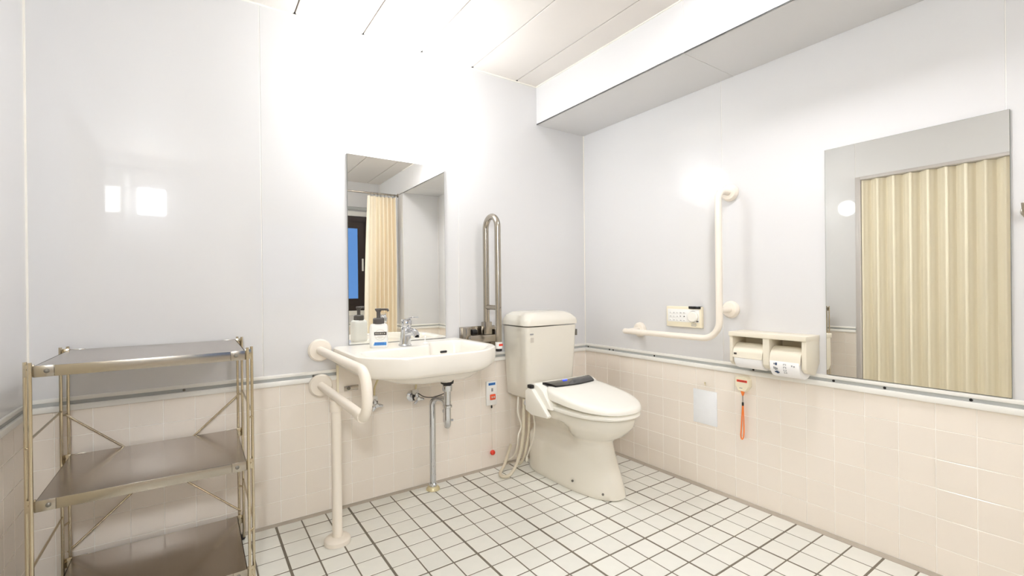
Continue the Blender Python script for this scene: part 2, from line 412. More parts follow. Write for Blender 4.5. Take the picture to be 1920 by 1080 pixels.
b = B(); b.box(WX0-0.05, WX0, YF-0.02, YF+0.012, WZ0-0.05, WZ1+0.05, 0.002); b.box(WX1, WX1+0.05, YF-0.02, YF+0.012, WZ0-0.05, WZ1+0.05, 0.002)
b.box(WX0, WX1, YF-0.02, YF+0.012, WZ1, WZ1+0.05, 0.002); b.box(WX0-0.06, WX1+0.06, YF-0.02, YF+0.03, WZ0-0.05, WZ0, 0.003)
b.build('casing', 'trim_white', win)

# ------------------------------------------------------------------ lamps
LX, LY, LZ = -1.285, -0.125, 1.845
lamp = thing('wall_lamp', 'round white globe lamp glowing on the wall above the basin mirror', 'lamp', (LX, 0, LZ))
B().lathe([(0.055, 0), (0.055, 0.012), (0.048, 0.02), (0.042, 0.045), (0.042, 0.058)], (LX, -0.0005, LZ), (0, -1, 0)).build('base', 'plastic_white', lamp)
B().sphere((LX, LY, LZ), 0.082, 40).build('globe', 'globe_glass', lamp)
lb = thing('wall_lamp', 'square white box lamp on the window wall near the door corner', 'lamp', (-2.40, YF, 1.72))
B().box(-2.500, -2.300, YF+0.0005, YF+0.03, 1.695, 1.935, 0.006).build('housing', 'plastic_white', lb)
B().box(-2.493, -2.307, YF+0.03, YF+0.055, 1.705, 1.925, 0.006).build('diffuser', 'lamp_diffuser', lb)

cl_ = thing('ceiling_lamp', 'small round white ceiling lamp next to the beam', 'lamp', (-0.62, -1.46, ZC))
B().lathe([(0.118, 0), (0.118, 0.012), (0.110, 0.020)], (-0.62, -1.46, ZC-0.0005), (0, 0, -1), 40).build('rim', 'plastic_white', cl_)
B().lathe([(0.104, 0.018), (0.102, 0.030), (0.085, 0.040), (0.05, 0.045)], (-0.62, -1.46, ZC), (0, 0, -1), 40).build('diffuser', 'ceiling_diffuser', cl_)
# ------------------------------------------------------------------ mirrors
def make_mirror(label, corner, axis, w, z0, z1, ang):
    # flat glass with a grey ground edge; corner = lower corner nearest the wall's origin
    o = thing('wall_mirror', label, 'mirror', corner)
    mt = Matrix.Translation(corner) @ Matrix.Rotation(ang, 4, 'Z')
    if axis == 'y':
        B().box(0, w, -0.0062, -0.0004, 0, z1-z0, 0, 1, mt).build('backing', 'mirror_edge', o)
        B().box(0.001, w-0.001, -0.0066, -0.0060, 0.001, z1-z0-0.001, 0, 1, mt).build('glass', 'mirror', o)
    else:
        B().box(-0.0062, -0.0004, -w, 0, 0, z1-z0, 0, 1, mt).build('backing', 'mirror_edge', o)
        B().box(-0.0066, -0.0060, -w+0.001, -0.001, 0.001, z1-z0-0.001, 0, 1, mt).build('glass', 'mirror', o)
    return o
MIRROR_TILT = -0.010
make_mirror('tall frameless mirror on the back wall behind the basin', Vector((-1.504, 0, 0.7505)), 'y', 0.495, 0.7505, 1.643, MIRROR_TILT)
make_mirror('large frameless mirror on the right wall showing the folding door', Vector((0, -1.3965, 0.647)), 'x', 0.5115, 0.647, 1.5457, 0.0)

# ------------------------------------------------------------------ wash basin
ZB = 0.748
basin = thing('wash_basin', 'ivory wall hung wash basin with an offset bowl under the tall mirror', 'basin', (-1.262, -0.28, 0.56))
Lx, Rx, Fy = -1.582, -0.945, -0.562
outer = rounded([(Lx, -0.002), (Lx, -0.44), (-1.44, Fy), (-1.09, Fy), (Rx, -0.42), (Rx, -0.002)], [0.02, 0.16, 0.20, 0.20, 0.16, 0.02], 8)
inner = rounded([(-1.535, -0.275), (-1.20, -0.235), (-1.155, -0.125), (-0.99, -0.115), (-0.985, -0.40), (-1.10, -0.525), (-1.43, -0.525), (-1.535, -0.42)], [0.05, 0.05, 0.04, 0.05, 0.11, 0.13, 0.13, 0.09], 6)
CB = (-1.20, -0.34); NB = 112
O = resample(outer, CB, NB); I = resample(inner, CB, NB)
def shrink(ring, f, dx=0.0, dy=0.0, c=CB): return [(c[0]+(x-c[0])*f+dx, min(c[1]+(y-c[1])*f+dy, -0.003)) for x, y in ring]
def off(ring, d):
    out = []; n = len(ring)
    for i in range(n):
        (x0, y0), (x1, y1) = ring[i-1], ring[(i+1) % n]; tx, ty = x1-x0, y1-y0; l_ = math.hypot(tx, ty) or 1
        out.append((ring[i][0]-ty/l_*d, ring[i][1]+tx/l_*d))
    return out
rz = lambda ring, z: [(x, min(y, -0.002 if z > 0.695 else -0.013), z) for x, y in ring]
DR = (-1.105, -0.235)
rings = []
for f, z in ((0.08, 0.572), (0.15, 0.590), (0.28, 0.615), (0.48, 0.634), (0.70, 0.648), (0.85, 0.655)):
    q = 1-f
    rings.append([(CB[0]+(x-CB[0])*f+(DR[0]-CB[0])*q*0.9, min(CB[1]+(y-CB[1])*f+(DR[1]-CB[1])*q*0.9, -0.013), z) for x, y in O])
rings += [rz(off(O, 0.030), 0.661), rz(off(O, 0.016), 0.668), rz(off(O, 0.007), 0.680), rz(off(O, 0.002), 0.700), rz(O, ZB-0.014), rz(off(O, 0.003), ZB-0.004), rz(off(O, 0.010), ZB)]
A_, C_ = off(O, 0.010), off(I, -0.010)
for t in (0.04, 0.12, 0.5, 0.88, 0.96): rings.append(rz([(p[0]*(1-t)+q[0]*t, p[1]*(1-t)+q[1]*t) for p, q in zip(A_, C_)], ZB))
rings += [rz(off(I, -0.010), ZB), rz(off(I, -0.004), ZB-0.002), rz(I, ZB-0.008)]
for f, z in ((0.97, ZB-0.03), (0.93, ZB-0.07), (0.85, ZB-0.105), (0.68, ZB-0.130), (0.42, ZB-0.143), (0.16, ZB-0.148)):
    q = 1-f
    rings.append([(CB[0]+(x-CB[0])*f+(DR[0]-CB[0])*q*0.6, CB[1]+(y-CB[1])*f+(DR[1]-CB[1])*q*0.6, z) for x, y in I])
bb = B(); bb.loft(rings); bowl = bb.build('bowl', 'porcelain', basin, 35)
B().box(-1.10, -1.062, -0.1335, -0.126, 0.690, 0.701, 0.004).build('overflow_slot', 'black_plastic', basin)
B().lathe([(0.022, 0), (0.022, 0.002), (0.012, 0.004)], (DR[0]-0.03, DR[1]-0.02, ZB-0.1485), (0, 0, 1)).build('drain_strainer', 'chrome', basin)
B().lathe([(0.0, 0), (0.028, 0.003), (0.042, 0.012), (0.046, 0.03)], (-0.985, -0.16, 0.606), (0, 0, 1), 24).build('mounting_boss', 'porcelain', basin)
# backing board below the basin
bd = thing('backing_board', 'pale beige board fixed to the wall under the basin', 'board', (-1.25, 0, 0.54))
B().box(-1.552, -0.935, -0.010, -0.0005, 0.535, 0.680, 0.001).build('panel', 'wall_tile', bd)
B().box(-1.562, -1.552, -0.0115, -0.0005, 0.535, 0.680, 0.001).build('edge_strip', 'plastic_cream', bd)
B().box(-1.53, -1.465, -0.014, -0.010, 0.540, 0.562, 0.001).build('bracket', 'stainless', bd)
B().lathe([(0.008, 0), (0.008, 0.004), (0.004, 0.007)], (-1.510, -0.014, 0.551), (0, -1, 0), 8).build('bolt', 'grommet', bd)
B().lathe([(0.006, 0), (0.006, 0.003)], (-1.54, -0.010, 0.668), (0, -1, 0), 8).build('bolt', 'grommet', bd)

# faucet
FX, FY = -1.298, -0.178
fa = thing('faucet', 'chrome single lever faucet standing on the basin ledge', 'faucet', (FX, FY, ZB))
B().lathe([(0.030, 0), (0.030, 0.004), (0.0255, 0.008), (0.0235, 0.05), (0.023, 0.082), (0.020, 0.086)], (FX, FY, ZB), (0.06, 0, 1)).build('body', 'chrome', fa)
B().tube(arc_path([(FX+0.004, FY-0.01, ZB+0.058), (FX+0.022, FY-0.058, ZB+0.068), (FX+0.027, FY-0.076, ZB+0.046)], 0.02), [0.017]*2+[0.0155]*8+[0.014]*1).build('spout', 'chrome', fa)
B().lathe([(0.022, 0), (0.0245, 0.004), (0.0245, 0.024), (0.020, 0.032), (0.004, 0.034)], (FX+0.005, FY, ZB+0.088), (0.06, 0, 1)).build('cartridge', 'chrome', fa)
B().box(-0.017, 0.017, -0.062, 0.020, -0.004, 0.004, 0.003, 2, Matrix.Translation((FX+0.009, FY, ZB+0.122)) @ Matrix.Rotation(R(18), 4, 'Z') @ Matrix.Rotation(R(-8), 4, 'X')).build('lever', 'chrome', fa)
B().lathe([(0.0095, 0), (0.0105, 0.003)], (FX+0.027, FY-0.076, ZB+0.042), (0, 0, 1), 16).build('aerator', 'black_plastic', fa)
# chain post
pg = thing('plug_chain_post', 'small clear plug post standing on the basin ledge beside the faucet', 'plug post', (-1.182, -0.140, ZB))
B().lathe([(0.012, 0), (0.011, 0.002), (0.004, 0.004)], (-1.182, -0.140, ZB), (0, 0, 1), 16).build('foot', 'plastic_white', pg)
B().lathe([(0.0035, 0.004), (0.003, 0.026), (0.0045, 0.030), (0.002, 0.034)], (-1.182, -0.140, ZB), (0, 0, 1), 12).build('post', 'plastic_white', pg)

# soap bottle
SX, SY, SA = -1.416, -0.165, R(-22)
so = thing('soap_bottle', 'white foaming soap bottle with a dark grey pump on the basin ledge', 'bottle', (SX, SY, ZB))
mt = Matrix.Translation((SX, SY, ZB)) @ Matrix.Rotation(SA, 4, 'Z')
def place(pts): return [mt @ Vector(p) for p in pts]
base_o = rounded([(-0.039, -0.026), (0.039, -0.026), (0.039, 0.026), (-0.039, 0.026)], 0.016, 6)
prof = [(0.90, 0.0), (0.97, 0.003), (1.0, 0.010), (1.0, 0.085), (0.985, 0.095), (0.90, 0.103), (0.70, 0.107)]
bb = B(); bb.loft([place([(x*f, y*f, z) for x, y in base_o]) for f, z in prof]); bb.build('body', 'plastic_white', so)
b = B(); b.lathe([(0.0235, 0.106), (0.0245, 0.109), (0.0245, 0.128), (0.021, 0.132)], mt @ Vector((0, 0, 0)), (0, 0, 1)); pump = b.build('pump_collar', 'pump_grey', so)
b = B(); b.lathe([(0.011, 0.130), (0.0085, 0.136), (0.0085, 0.158), (0.013, 0.165), (0.014, 0.172), (0.010, 0.175)], mt @ Vector((0, 0, 0)), (0, 0, 1))
b.box(-0.009, 0.009, -0.046, 0.014, 0.166, 0.1745, 0.003, 2, mt @ Matrix.Rotation(R(62), 4, 'Z'))
b.tube(place([(0.03, -0.02, 0.170), (0.041, -0.022, 0.169), (0.043, -0.023, 0.162)]), 0.005, 10)
b.build('pump_head', 'pump_grey', so)
yl = -0.0262
def plate(parent, name, m, x0, x1, z0, z1, d=0.0004):
    bb = B(); bb.box(x0, x1, yl-d, yl+0.001, z0, z1, 0, 1, mt); return bb.build(name, m, parent)
b = B()
for k in range(36):
    a = 2*PI*k/36; a2 = 2*PI*(k+1)/36; c0 = (0.008, 0.058)
    q = [(c0[0]+r_*math.cos(t), yl-0.0003, c0[1]+r_*math.sin(t)) for r_, t in ((0.0225, a), (0.0240, a), (0.0240, a2), (0.0225, a2))]
    b.bm.faces.new([b.bm.verts.new(mt @ Vector(p)) for p in q])
b.build('label_ring', 'print_pale', so)
plate(so, 'label_band', 'print_dark', -0.018, 0.035, 0.057, 0.0715)
for k, w in enumerate((0.006, 0.005, 0.006, 0.004, 0.006)):
    plate(so, 'label_letter', 'print_pale', -0.013+k*0.009, -0.013+k*0.009+w, 0.0625, 0.0665, 0.0007)
for z, w in ((0.0515, 0.012), (0.047, 0.018), (0.043, 0.008)):
    plate(so, 'label_line', 'print_pale', 0.008-w, 0.008+w, z, z+0.0018)
b = B(); b.prism([(-0.0165, 0.026), (0.034, 0.026), (0.034, 0.012), (-0.021, 0.012)], 'y', yl-0.0004, yl+0.001); bmesh.ops.transform(b.bm, matrix=mt, verts=b.bm.verts); b.build('blue_label', 'print_blue', so)
for r_, (z, n_) in enumerate(((0.0205, 6), (0.0145, 7))):
    for k in range(n_): plate(so, 'label_letter', 'print_lettering_blue', -0.014+k*0.0066, -0.014+k*0.0066+0.0042, z, z+0.0032, 0.0006)

# drain pipe with trap
dp = thing('drain_pipe', 'chrome trap pipe running from the basin down to the floor', 'pipe', (-1.116, -0.066, 0))
T = Vector((-1.105, -0.215, 0)); L2 = Vector((-1.070, -0.135, 0)); SP = Vector((-1.116, -0.066, 0))
B().lathe([(0.030, 0.572), (0.032, 0.568), (0.030, 0.556), (0.022, 0.552)][::-1], (T.x, T.y, 0), (0, 0, 1)).build('drain_cup', 'black_plastic', dp)
B().lathe([(0.0215, 0.520), (0.0235, 0.523), (0.0235, 0.548), (0.020, 0.552)], (T.x, T.y, 0), (0, 0, 1)).build('slip_nut', 'chrome', dp)
d = (L2-T).normalized()
B().tube(arc_path([T+Vector((0, 0, 0.552)), T+Vector((0, 0, 0.345)), L2+Vector((0, 0, 0.345)), L2+Vector((0, 0, 0.40))], 0.040, 10), 0.0165, 20).build('trap_tube', 'chrome', dp)
B().tube(arc_path([L2+Vector((0, 0, 0.40)), L2+Vector((0, 0, 0.462)), SP+Vector((0, 0, 0.462)), SP+Vector((0, 0, 0.004))], 0.038, 10), 0.0155, 20).build('standpipe', 'chrome', dp)
B().lathe([(0.0165, 0.440), (0.0225, 0.443), (0.0225, 0.452), (0.0165, 0.456)], (T.x, T.y, 0), (0, 0, 1)).build('collar', 'chrome', dp)
B().lathe([(0.0175, 0.395), (0.021, 0.397), (0.021, 0.408), (0.0175, 0.410)], (L2.x, L2.y, 0), (0, 0, 1)).build('collar', 'chrome', dp)
B().cyl(T+Vector((0.014, 0, 0.378)), T+Vector((0.027, -0.004, 0.378)), 0.006, seg=10).build('cleanout_plug', 'chrome', dp)
B().lathe([(0.034, 0), (0.034, 0.006), (0.026, 0.016), (0.019, 0.017)], (SP.x, SP.y, 0.001), (0, 0, 1)).build('floor_flange', 'brass_worn', dp)
B().lathe([(0.0195, 0.016), (0.0205, 0.030), (0.017, 0.034)], (SP.x, SP.y, 0), (0, 0, 1)).build('floor_collar', 'chrome', dp)

# stop valves with their supply tubes
def valve(label, x, z, hose):
    t = thing('stop_valve', label, 'valve', (x, 0, z), 'stop valves under the basin')
    y0 = -0.0105 if z > 0.535 else -0.0002
    B().lathe([(0.029, 0), (0.029, 0.003), (0.018, 0.010), (0.012, 0.011)], (x, y0, z), (0, -1, 0)).build('wall_flange', 'chrome', t)
    B().cyl((x, y0-0.01, z), (x, -0.062, z), 0.0115).build('stem', 'chrome', t)
    B().lathe([(0.0135, -0.012), (0.0155, -0.006), (0.0155, 0.012), (0.0125, 0.016)], (x, -0.048, z), (0, 0, 1)).build('body', 'black_plastic', t)
    B().lathe([(0.012, 0.016), (0.0155, 0.018), (0.0155, 0.038), (0.010, 0.042)], (x, -0.048, z), (0, 0, 1), 6).build('nut', 'plastic_white', t)
    h = B()
    for k in range(3):
        a = R(90+k*120+20)
        h.tube([(x, -0.074, z), (x+0.018*math.cos(a), -0.078, z+0.018*math.sin(a)), (x+0.030*math.cos(a), -0.080, z+0.030*math.sin(a))], [0.008, 0.0085, 0.0055], 10)
    h.lathe([(0.013, 0.060), (0.013, 0.078), (0.008, 0.088)], (x, 0, z), (0, -1, 0), 16)
    h.build('handle', 'chrome', t)
    B().tube(spline(hose, 8), 0.0045, 10).build('supply_tube', 'brass_worn', t)
valve('chrome stop valve under the basin, next to the white handrail', -1.402, 0.468, [(-1.402, -0.048, 0.505), (-1.400, -0.049, 0.545), (-1.390, -0.060, 0.58), (-1.375, -0.075, 0.625)])
valve('chrome stop valve under the basin, next to the drain pipe', -1.196, 0.470, [(-1.196, -0.048, 0.508), (-1.192, -0.05, 0.545), (-1.191, -0.055, 0.57), (-1.192, -0.060, 0.60)])
cw = tag(B().tube(spline([(-1.188, -0.06, 0.492), (-1.165, -0.085, 0.476), (-1.135, -0.12, 0.476), (-1.115, -0.16, 0.492), (-1.108, -0.195, 0.506)], 8), 0.0022, 8).build('wire', 'black_plastic'), 'thin dark wire sagging between stop valve and drain pipe', 'wire')

# ------------------------------------------------------------------ white handrail beside the basin
HX = -1.633
hr = thing('handrail', 'white looped handrail with a floor leg beside the basin', 'handrail', (HX, -0.29, 0))
hz1, hz2 = 0.738, 0.582
for z in (hz1, hz2):
    B().lathe([(0.049, 0), (0.050, 0.004), (0.050, 0.013), (0.044, 0.020), (0.020, 0.022)], (HX, -0.0135 if z < 0.65 else -0.0005, z), (0, -1, 0), 40).build('wall_flange', 'rail_plastic', hr)
B().tube(arc_path([(HX, -0.018, hz1), (HX, -0.70, hz1), (HX, -0.70, hz2-0.004), (HX, -0.60, hz2-0.004)], [0.072, 0.072], 14), 0.0175, 24).build('upper_bar', 'rail_plastic', hr)
B().cyl((HX, -0.03, hz2), (HX, -0.632, hz2), 0.0172).build('lower_bar', 'rail_plastic', hr)
B().lathe([(0.0172, 0), (0.0195, 0.002), (0.0195, 0.035), (0.0172, 0.037)], (HX, -0.618, hz2-0.002), (0, -1, 0)).build('joint_sleeve', 'rail_plastic', hr)
B().cyl((HX, -0.290, 0.02), (HX, -0.290, hz2-0.012), 0.0195).build('leg', 'rail_plastic', hr)
B().lathe([(0.0195, 0.0), (0.0235, 0.002), (0.0235, 0.045), (0.0195, 0.047)], (HX, -0.290, hz2-0.060), (0, 0, 1)).build('tee_sleeve', 'rail_plastic', hr)
B().lathe([(0.050, 0), (0.051, 0.004), (0.050, 0.016), (0.042, 0.024), (0.021, 0.026)], (HX, -0.290, 0.0005), (0, 0, 1), 40).build('floor_flange', 'rail_plastic', hr)

# ------------------------------------------------------------------ L grab bar on the right wall
GX = -0.105
gb = thing('grab_bar', 'white L shaped grab bar on the right wall above the paper holder', 'grab bar', (0, -0.95, 0.75))
gy, gz = -0.998, 0.760
B().tube(arc_path([(-0.012, gy, 1.447), (GX, gy, 1.447), (GX, gy, gz), (GX, -0.432, gz)], [0.045, 0.085], 12), 0.0150, 22).build('bar', 'rail_plastic', gb)
B().sphere((GX, -0.432, gz), 0.0150, 20).build('end_cap', 'rail_plastic', gb)
for y, z in ((gy, 1.447), (gy, 0.895), (-0.455, gz+0.004)):
    B().lathe([(0.040, 0), (0.041, 0.004), (0.040, 0.014), (0.033, 0.022), (0.018, 0.024)], (-0.0005, y, z), (-1, 0, 0), 36).build('wall_flange', 'rail_plastic', gb)
B().cyl((-0.02, gy, 0.895), (GX, gy, 0.895), 0.0145).build('post', 'rail_plastic', gb)
B().cyl((-0.02, -0.455, gz+0.004), (GX, -0.455, gz), 0.0145).build('post', 'rail_plastic', gb)

# ------------------------------------------------------------------ folding stainless rail beside the toilet
fr = thing('folding_rail', 'stainless folding support rail swung up against the back wall', 'support rail', (-0.78, 0, 0.69))
fx, fya, fyb, ftop = -0.778, -0.045, -0.165, 1.330
B().tube([(fx, fya, 0.80), (fx, fya, ftop)]+[(fx, (fya+fyb)/2+math.cos(a)*(fya-fyb)/2, ftop+math.sin(a)*0.062) for a in [PI*k/16 for k in range(1, 16)]]+[(fx, fyb, ftop), (fx, fyb, 0.700)], 0.0165, 22).build('loop', 'stainless', fr)
B().lathe([(0.0175, 0), (0.0175, 0.034), (0.0165, 0.035)], (fx, fyb, 0.690), (0, 0, 1)).build('sticker', 'plastic_white', fr)
B().box(fx-0.010, fx+0.014, fyb-0.0180, fyb-0.0172, 0.705, 0.716).build('sticker_print', 'red_plastic', fr)
B().lathe([(0.0172, 0), (0.0172, 0.012)], (fx, fyb, 0.677), (0, 0, 1)).build('rubber_cap', 'black_plastic', fr)
B().cyl((fx, fya, 0.905), (fx, fyb, 0.905), 0.013).build('cross_bar', 'stainless', fr)
B().sphere((fx+0.002, fyb-0.0155, 0.905), 0.004, 10).build('rivet', 'grommet', fr)
B().box(-0.925, -0.700, -0.007, -0.0005, 0.648, 0.800, 0.003).build('wall_plate', 'stainless', fr)
B().box(-0.915, -0.885, -0.060, -0.007, 0.690, 0.800, 0.006).build('cheek', 'stainless', fr)
B().box(-0.735, -0.712, -0.060, -0.007, 0.690, 0.780, 0.006).build('cheek', 'stainless', fr)
B().box(-0.905, -0.715, -0.075, -0.022, 0.715, 0.757, 0.010).build('hinge_block', 'stainless', fr)
B().box(-0.803, -0.753, -0.062, -0.025, 0.745, 0.825, 0.004).build('lug', 'stainless', fr)
B().cyl((-0.865, -0.030, 0.772), (-0.835, -0.030, 0.772), 0.014, seg=16).build('spring', 'black_plastic', fr)
for x in (-0.900, -0.725):
    B().lathe([(0.007, 0), (0.007, 0.003), (0.003, 0.005)], (x, -0.0065, 0.668), (0, -1, 0), 8).build('bolt', 'grommet', fr)
B().lathe([(0.014, 0), (0.014, 0.022), (0.010, 0.026)], (-0.753, -0.042, 0.790), (1, 0, 0), 16).build('pivot_knob', 'stainless', fr)

# ------------------------------------------------------------------ toilet
TX = -0.447; KX = -0.474
wc = thing('toilet', 'ivory toilet with tank and electronic bidet seat, lid closed', 'toilet', (TX, -0.40, 0))
def oval(xc, hw, yb, yf, n=56, p=2.3, sq=4.0):
    # rounded back, longer rounded front: angle 0 = +x
    out = []; ym = yb-(yb-yf)*0.42
    for k in range(n):
        a = 2*PI*k/n; c, s_ = math.cos(a), math.sin(a); e = sq if s_ > 0 else p
        x = math.copysign(abs(c)**(2/e), c)*hw; y = math.copysign(abs(s_)**(2/e), s_)*((yb-ym) if s_ > 0 else (ym-yf))
        out.append((xc+x, ym+y))
    return out
rg = lambda o, z: [(x, y, z) for x, y in o]
rings = [rg(oval(TX, 0.121, -0.085, -0.702), 0.0005), rg(oval(TX, 0.125, -0.08, -0.708), 0.006), rg(oval(TX, 0.124, -0.08, -0.703), 0.03), rg(oval(TX, 0.122, -0.08, -0.678), 0.10), rg(oval(TX, 0.118, -0.08, -0.645), 0.18), rg(oval(TX, 0.117, -0.08, -0.640), 0.195), rg(oval(TX, 0.116, -0.08, -0.635), 0.215),
         rg(oval(TX, 0.116, -0.08, -0.630), 0.235), rg(oval(TX, 0.119, -0.08, -0.632), 0.255), rg(oval(TX, 0.135, -0.08, -0.655), 0.272), rg(oval(TX, 0.156, -0.08, -0.698), 0.295), rg(oval(TX, 0.174, -0.08, -0.730), 0.325),
         rg(oval(TX, 0.182, -0.08, -0.744), 0.342), rg(oval(TX, 0.181, -0.08, -0.748), 0.355), rg(oval(TX, 0.183, -0.08, -0.755), 0.385), rg(oval(TX, 0.183, -0.085, -0.750), 0.394)]
# rear of the bowl is narrower than the front: taper x towards the wall
def taper(ring):
    out = []
    for x, y, z in ring:
        t = max(0.0, min(1.0, (y+0.54)/0.13)); k = max(0.0, min(1.0, (z-0.19)/0.035)) * max(0.0, min(1.0, (0.352-z)/0.022))
        w = 1-(0.42*t*t*(3-2*t))*k
        out.append((TX+(x-TX)*w, y, z))
    return out
bb = B(); bb.loft([taper(r_) for r_ in rings]); bb.build('pedestal', 'toilet_ivory', wc, 50)
for x, y in ((TX-0.124, -0.50), (TX-0.072, -0.655)):
    B().sphere((x, y, 0.055 if y > -0.6 else 0.03), 0.006, 12).build('bolt_cap', 'grommet', wc)
B().sphere((TX+0.045, -0.678, 0.045), 0.005, 12).build('bolt_cap', 'toilet_ivory', wc)
# tank
def rect(xc, hw, yb, yf, r_, z): return rg([(x, y) for x, y in rounded([(xc-hw, yf), (xc+hw, yf), (xc+hw, yb), (xc-hw, yb)], [r_, r_, 0.01, 0.01], 6)], z)
bb = B(); bb.loft([rect(KX, 0.145, -0.02, -0.20, 0.03, 0.405), rect(KX, 0.158, -0.018, -0.222, 0.03, 0.418), rect(KX, 0.165, -0.018, -0.232, 0.028, 0.50), rect(KX, 0.178, -0.018, -0.248, 0.026, 0.785), rect(KX, 0.178, -0.018, -0.248, 0.026, 0.797)])
bb.build('tank', 'toilet_ivory', wc, 50)
bb = B(); bb.loft([rect(KX, 0.176, -0.02, -0.247, 0.03, 0.801), rect(KX, 0.183, -0.014, -0.256, 0.03, 0.804), rect(KX, 0.183, -0.014, -0.256, 0.03, 0.824), rect(KX, 0.180, -0.016, -0.252, 0.03, 0.836), rect(KX, 0.166, -0.024, -0.236, 0.04, 0.858), rect(KX, 0.140, -0.04, -0.21, 0.04, 0.873), rect(KX, 0.09, -0.07, -0.17, 0.04, 0.880)])
bb.build('tank_lid', 'toilet_ivory', wc, 24)
B().box(KX-0.160, KX-0.138, -0.2495, -0.2475, 0.757, 0.764).build('logo', 'print_grey', wc)
B().box(KX-0.155, KX-0.135, -0.2478, -0.2455, 0.716, 0.742).build('tank_label', 'print_pale', wc)
B().box(KX+0.170, KX+0.180, -0.244, -0.235, 0.735, 0.770, 0.002).build('flush_marker', 'grommet', wc)
B().lathe([(0.016, 0), (0.016, 0.014), (0.012, 0.018)], (KX+0.178, -0.13, 0.74), (1, 0, 0), 20).build('flush_hub', 'chrome', wc)
B().box(KX+0.192, KX+0.200, -0.20, -0.118, 0.732, 0.748, 0.004).build('flush_lever', 'chrome', wc)
# seat ring, bidet unit, lid
so_ = oval(TX, 0.185, -0.285, -0.768, 64, 2.25, 3.0); si_ = oval(TX, 0.115, -0.35, -0.70, 64, 2.2, 2.4)
bb = B(); bb.loft([rg(so_, 0.396), rg(oval(TX, 0.189, -0.283, -0.773, 64, 2.25, 3.0), 0.402), rg(oval(TX, 0.188, -0.283, -0.771, 64, 2.25, 3.0), 0.412), rg(oval(TX, 0.180, -0.29, -0.763, 64, 2.25, 3.0), 0.417), rg(si_, 0.417), rg(si_, 0.396)], False, False)
bm_ = bb.bm; bb.build('seat', 'plastic_ivory', wc, 50)
def lid_ring(f, top, dz):
    o = oval(TX, 0.191*f, -0.330+0.02*(1-f), -0.776+(1-f)*0.16, 64, 2.15, 4.5); out = []
    for x, y in o:
        t = (y+0.776)/0.446; out.append((x, y, (0.419+0.060*t if top else 0.4185+0.052*max(0, t-0.05)*0.55)+dz))
    return out
bb = B(); bb.loft([lid_ring(0.97, False, 0.001), lid_ring(1.0, False, 0.005), lid_ring(1.0, True, 0.008), lid_ring(0.985, True, 0.017), lid_ring(0.94, True, 0.023), lid_ring(0.80, True, 0.027), lid_ring(0.4, True, 0.029)])
bb.build('seat_lid', 'plastic_ivory', wc, 50)
ux0, ux1 = TX-0.212, TX+0.205
poly = [(-0.252, 0.398), (-0.252, 0.490), (-0.262, 0.505), (-0.300, 0.510), (-0.335, 0.502), (-0.372, 0.480), (-0.440, 0.398)]
bu = B().prism([(y, z) for y, z in poly], 'x', ux0+0.010, ux1-0.010, 0.006).build('bidet_unit', 'plastic_ivory', wc)
B().prism([(-0.248, 0.370), (-0.248, 0.470), (-0.275, 0.488), (-0.305, 0.486), (-0.438, 0.372), (-0.43, 0.360), (-0.30, 0.352)], 'x', ux0-0.012, ux0+0.012, 0.005).build('side_console', 'plastic_ivory', wc)
B().box(ux0-0.013, ux0+0.010, -0.300, -0.268, 0.486, 0.505, 0.004).build('hinge_gap', 'black_plastic', wc)
bb = B(); n_ = 20; r0, r1 = [], []
for k in range(n_+1):
    t = k/n_; x = TX-0.165+0.33*t; c = 4*t*(1-t)
    r0.append((x, -0.322-0.006*c)); r1.append((x+0.030*(1-2*t), -0.392-0.016*c))
bz_ = lambda y: 0.4515+0.060*(y+0.776)/0.446+0.004
ring_t = [(x, y, bz_(y)) for x, y in r0]; ring_b = [(x, y, bz_(y)) for x, y in r1]
prof_ = [(p, q) for p, q in zip(ring_t, ring_b)]
rings = []
for p, q in prof_:
    p, q = Vector(p), Vector(q); m_ = (p+q)/2
    rings.append([p+Vector((0, 0, -0.012)), p, p*0.7+q*0.3+Vector((0, 0, 0.0022)), m_+Vector((0, 0, 0.003)), p*0.3+q*0.7+Vector((0, 0, 0.0022)), q, q+Vector((0, 0, -0.012))])
bb.loft(rings); bb.build('display_band', 'black_gloss', wc, 50)
B().box(TX-0.045, TX-0.020, -0.350, -0.342, 0.512, 0.5195).build('display_light', 'blue_led', wc)
# water connection and hoses at the wall side
B().lathe([(0.017, 0), (0.019, 0.004), (0.019, 0.028), (0.014, 0.034)], (KX-0.148, -0.205, 0.398), (-0.7, -0.7, -0.15), 16).build('water_inlet', 'chrome', wc)
def hose(pts, r_): return B().tube(spline(pts, 8), r_, 12)
hx = -0.640
hose([(hx-0.002, -0.20, 0.41), (hx-0.010, -0.205, 0.33), (hx-0.018, -0.21, 0.24), (hx-0.028, -0.20, 0.14), (hx-0.055, -0.19, 0.06), (hx-0.095, -0.185, 0.018), (hx-0.122, -0.160, 0.012), (hx-0.105, -0.115, 0.012), (hx-0.060, -0.085, 0.030), (hx-0.010, -0.050, 0.075), (hx+0.030, -0.020, 0.11)], 0.0085).build('water_hose', 'hose_ivory', wc)
hose([(hx+0.020, -0.20, 0.40), (hx+0.022, -0.21, 0.30), (hx+0.012, -0.21, 0.20), (hx-0.004, -0.20, 0.11), (hx+0.005, -0.15, 0.05), (hx+0.030, -0.09, 0.02)], 0.0065).build('water_hose', 'hose_ivory', wc)
hose([(hx-0.020, -0.17, 0.42), (hx-0.030, -0.18, 0.34), (hx-0.015, -0.19, 0.27), (hx-0.035, -0.19, 0.22), (hx-0.030, -0.17, 0.15), (hx-0.012, -0.10, 0.07), (hx-0.025, -0.03, 0.03)], 0.0050).build('power_cord', 'cord_white', wc)
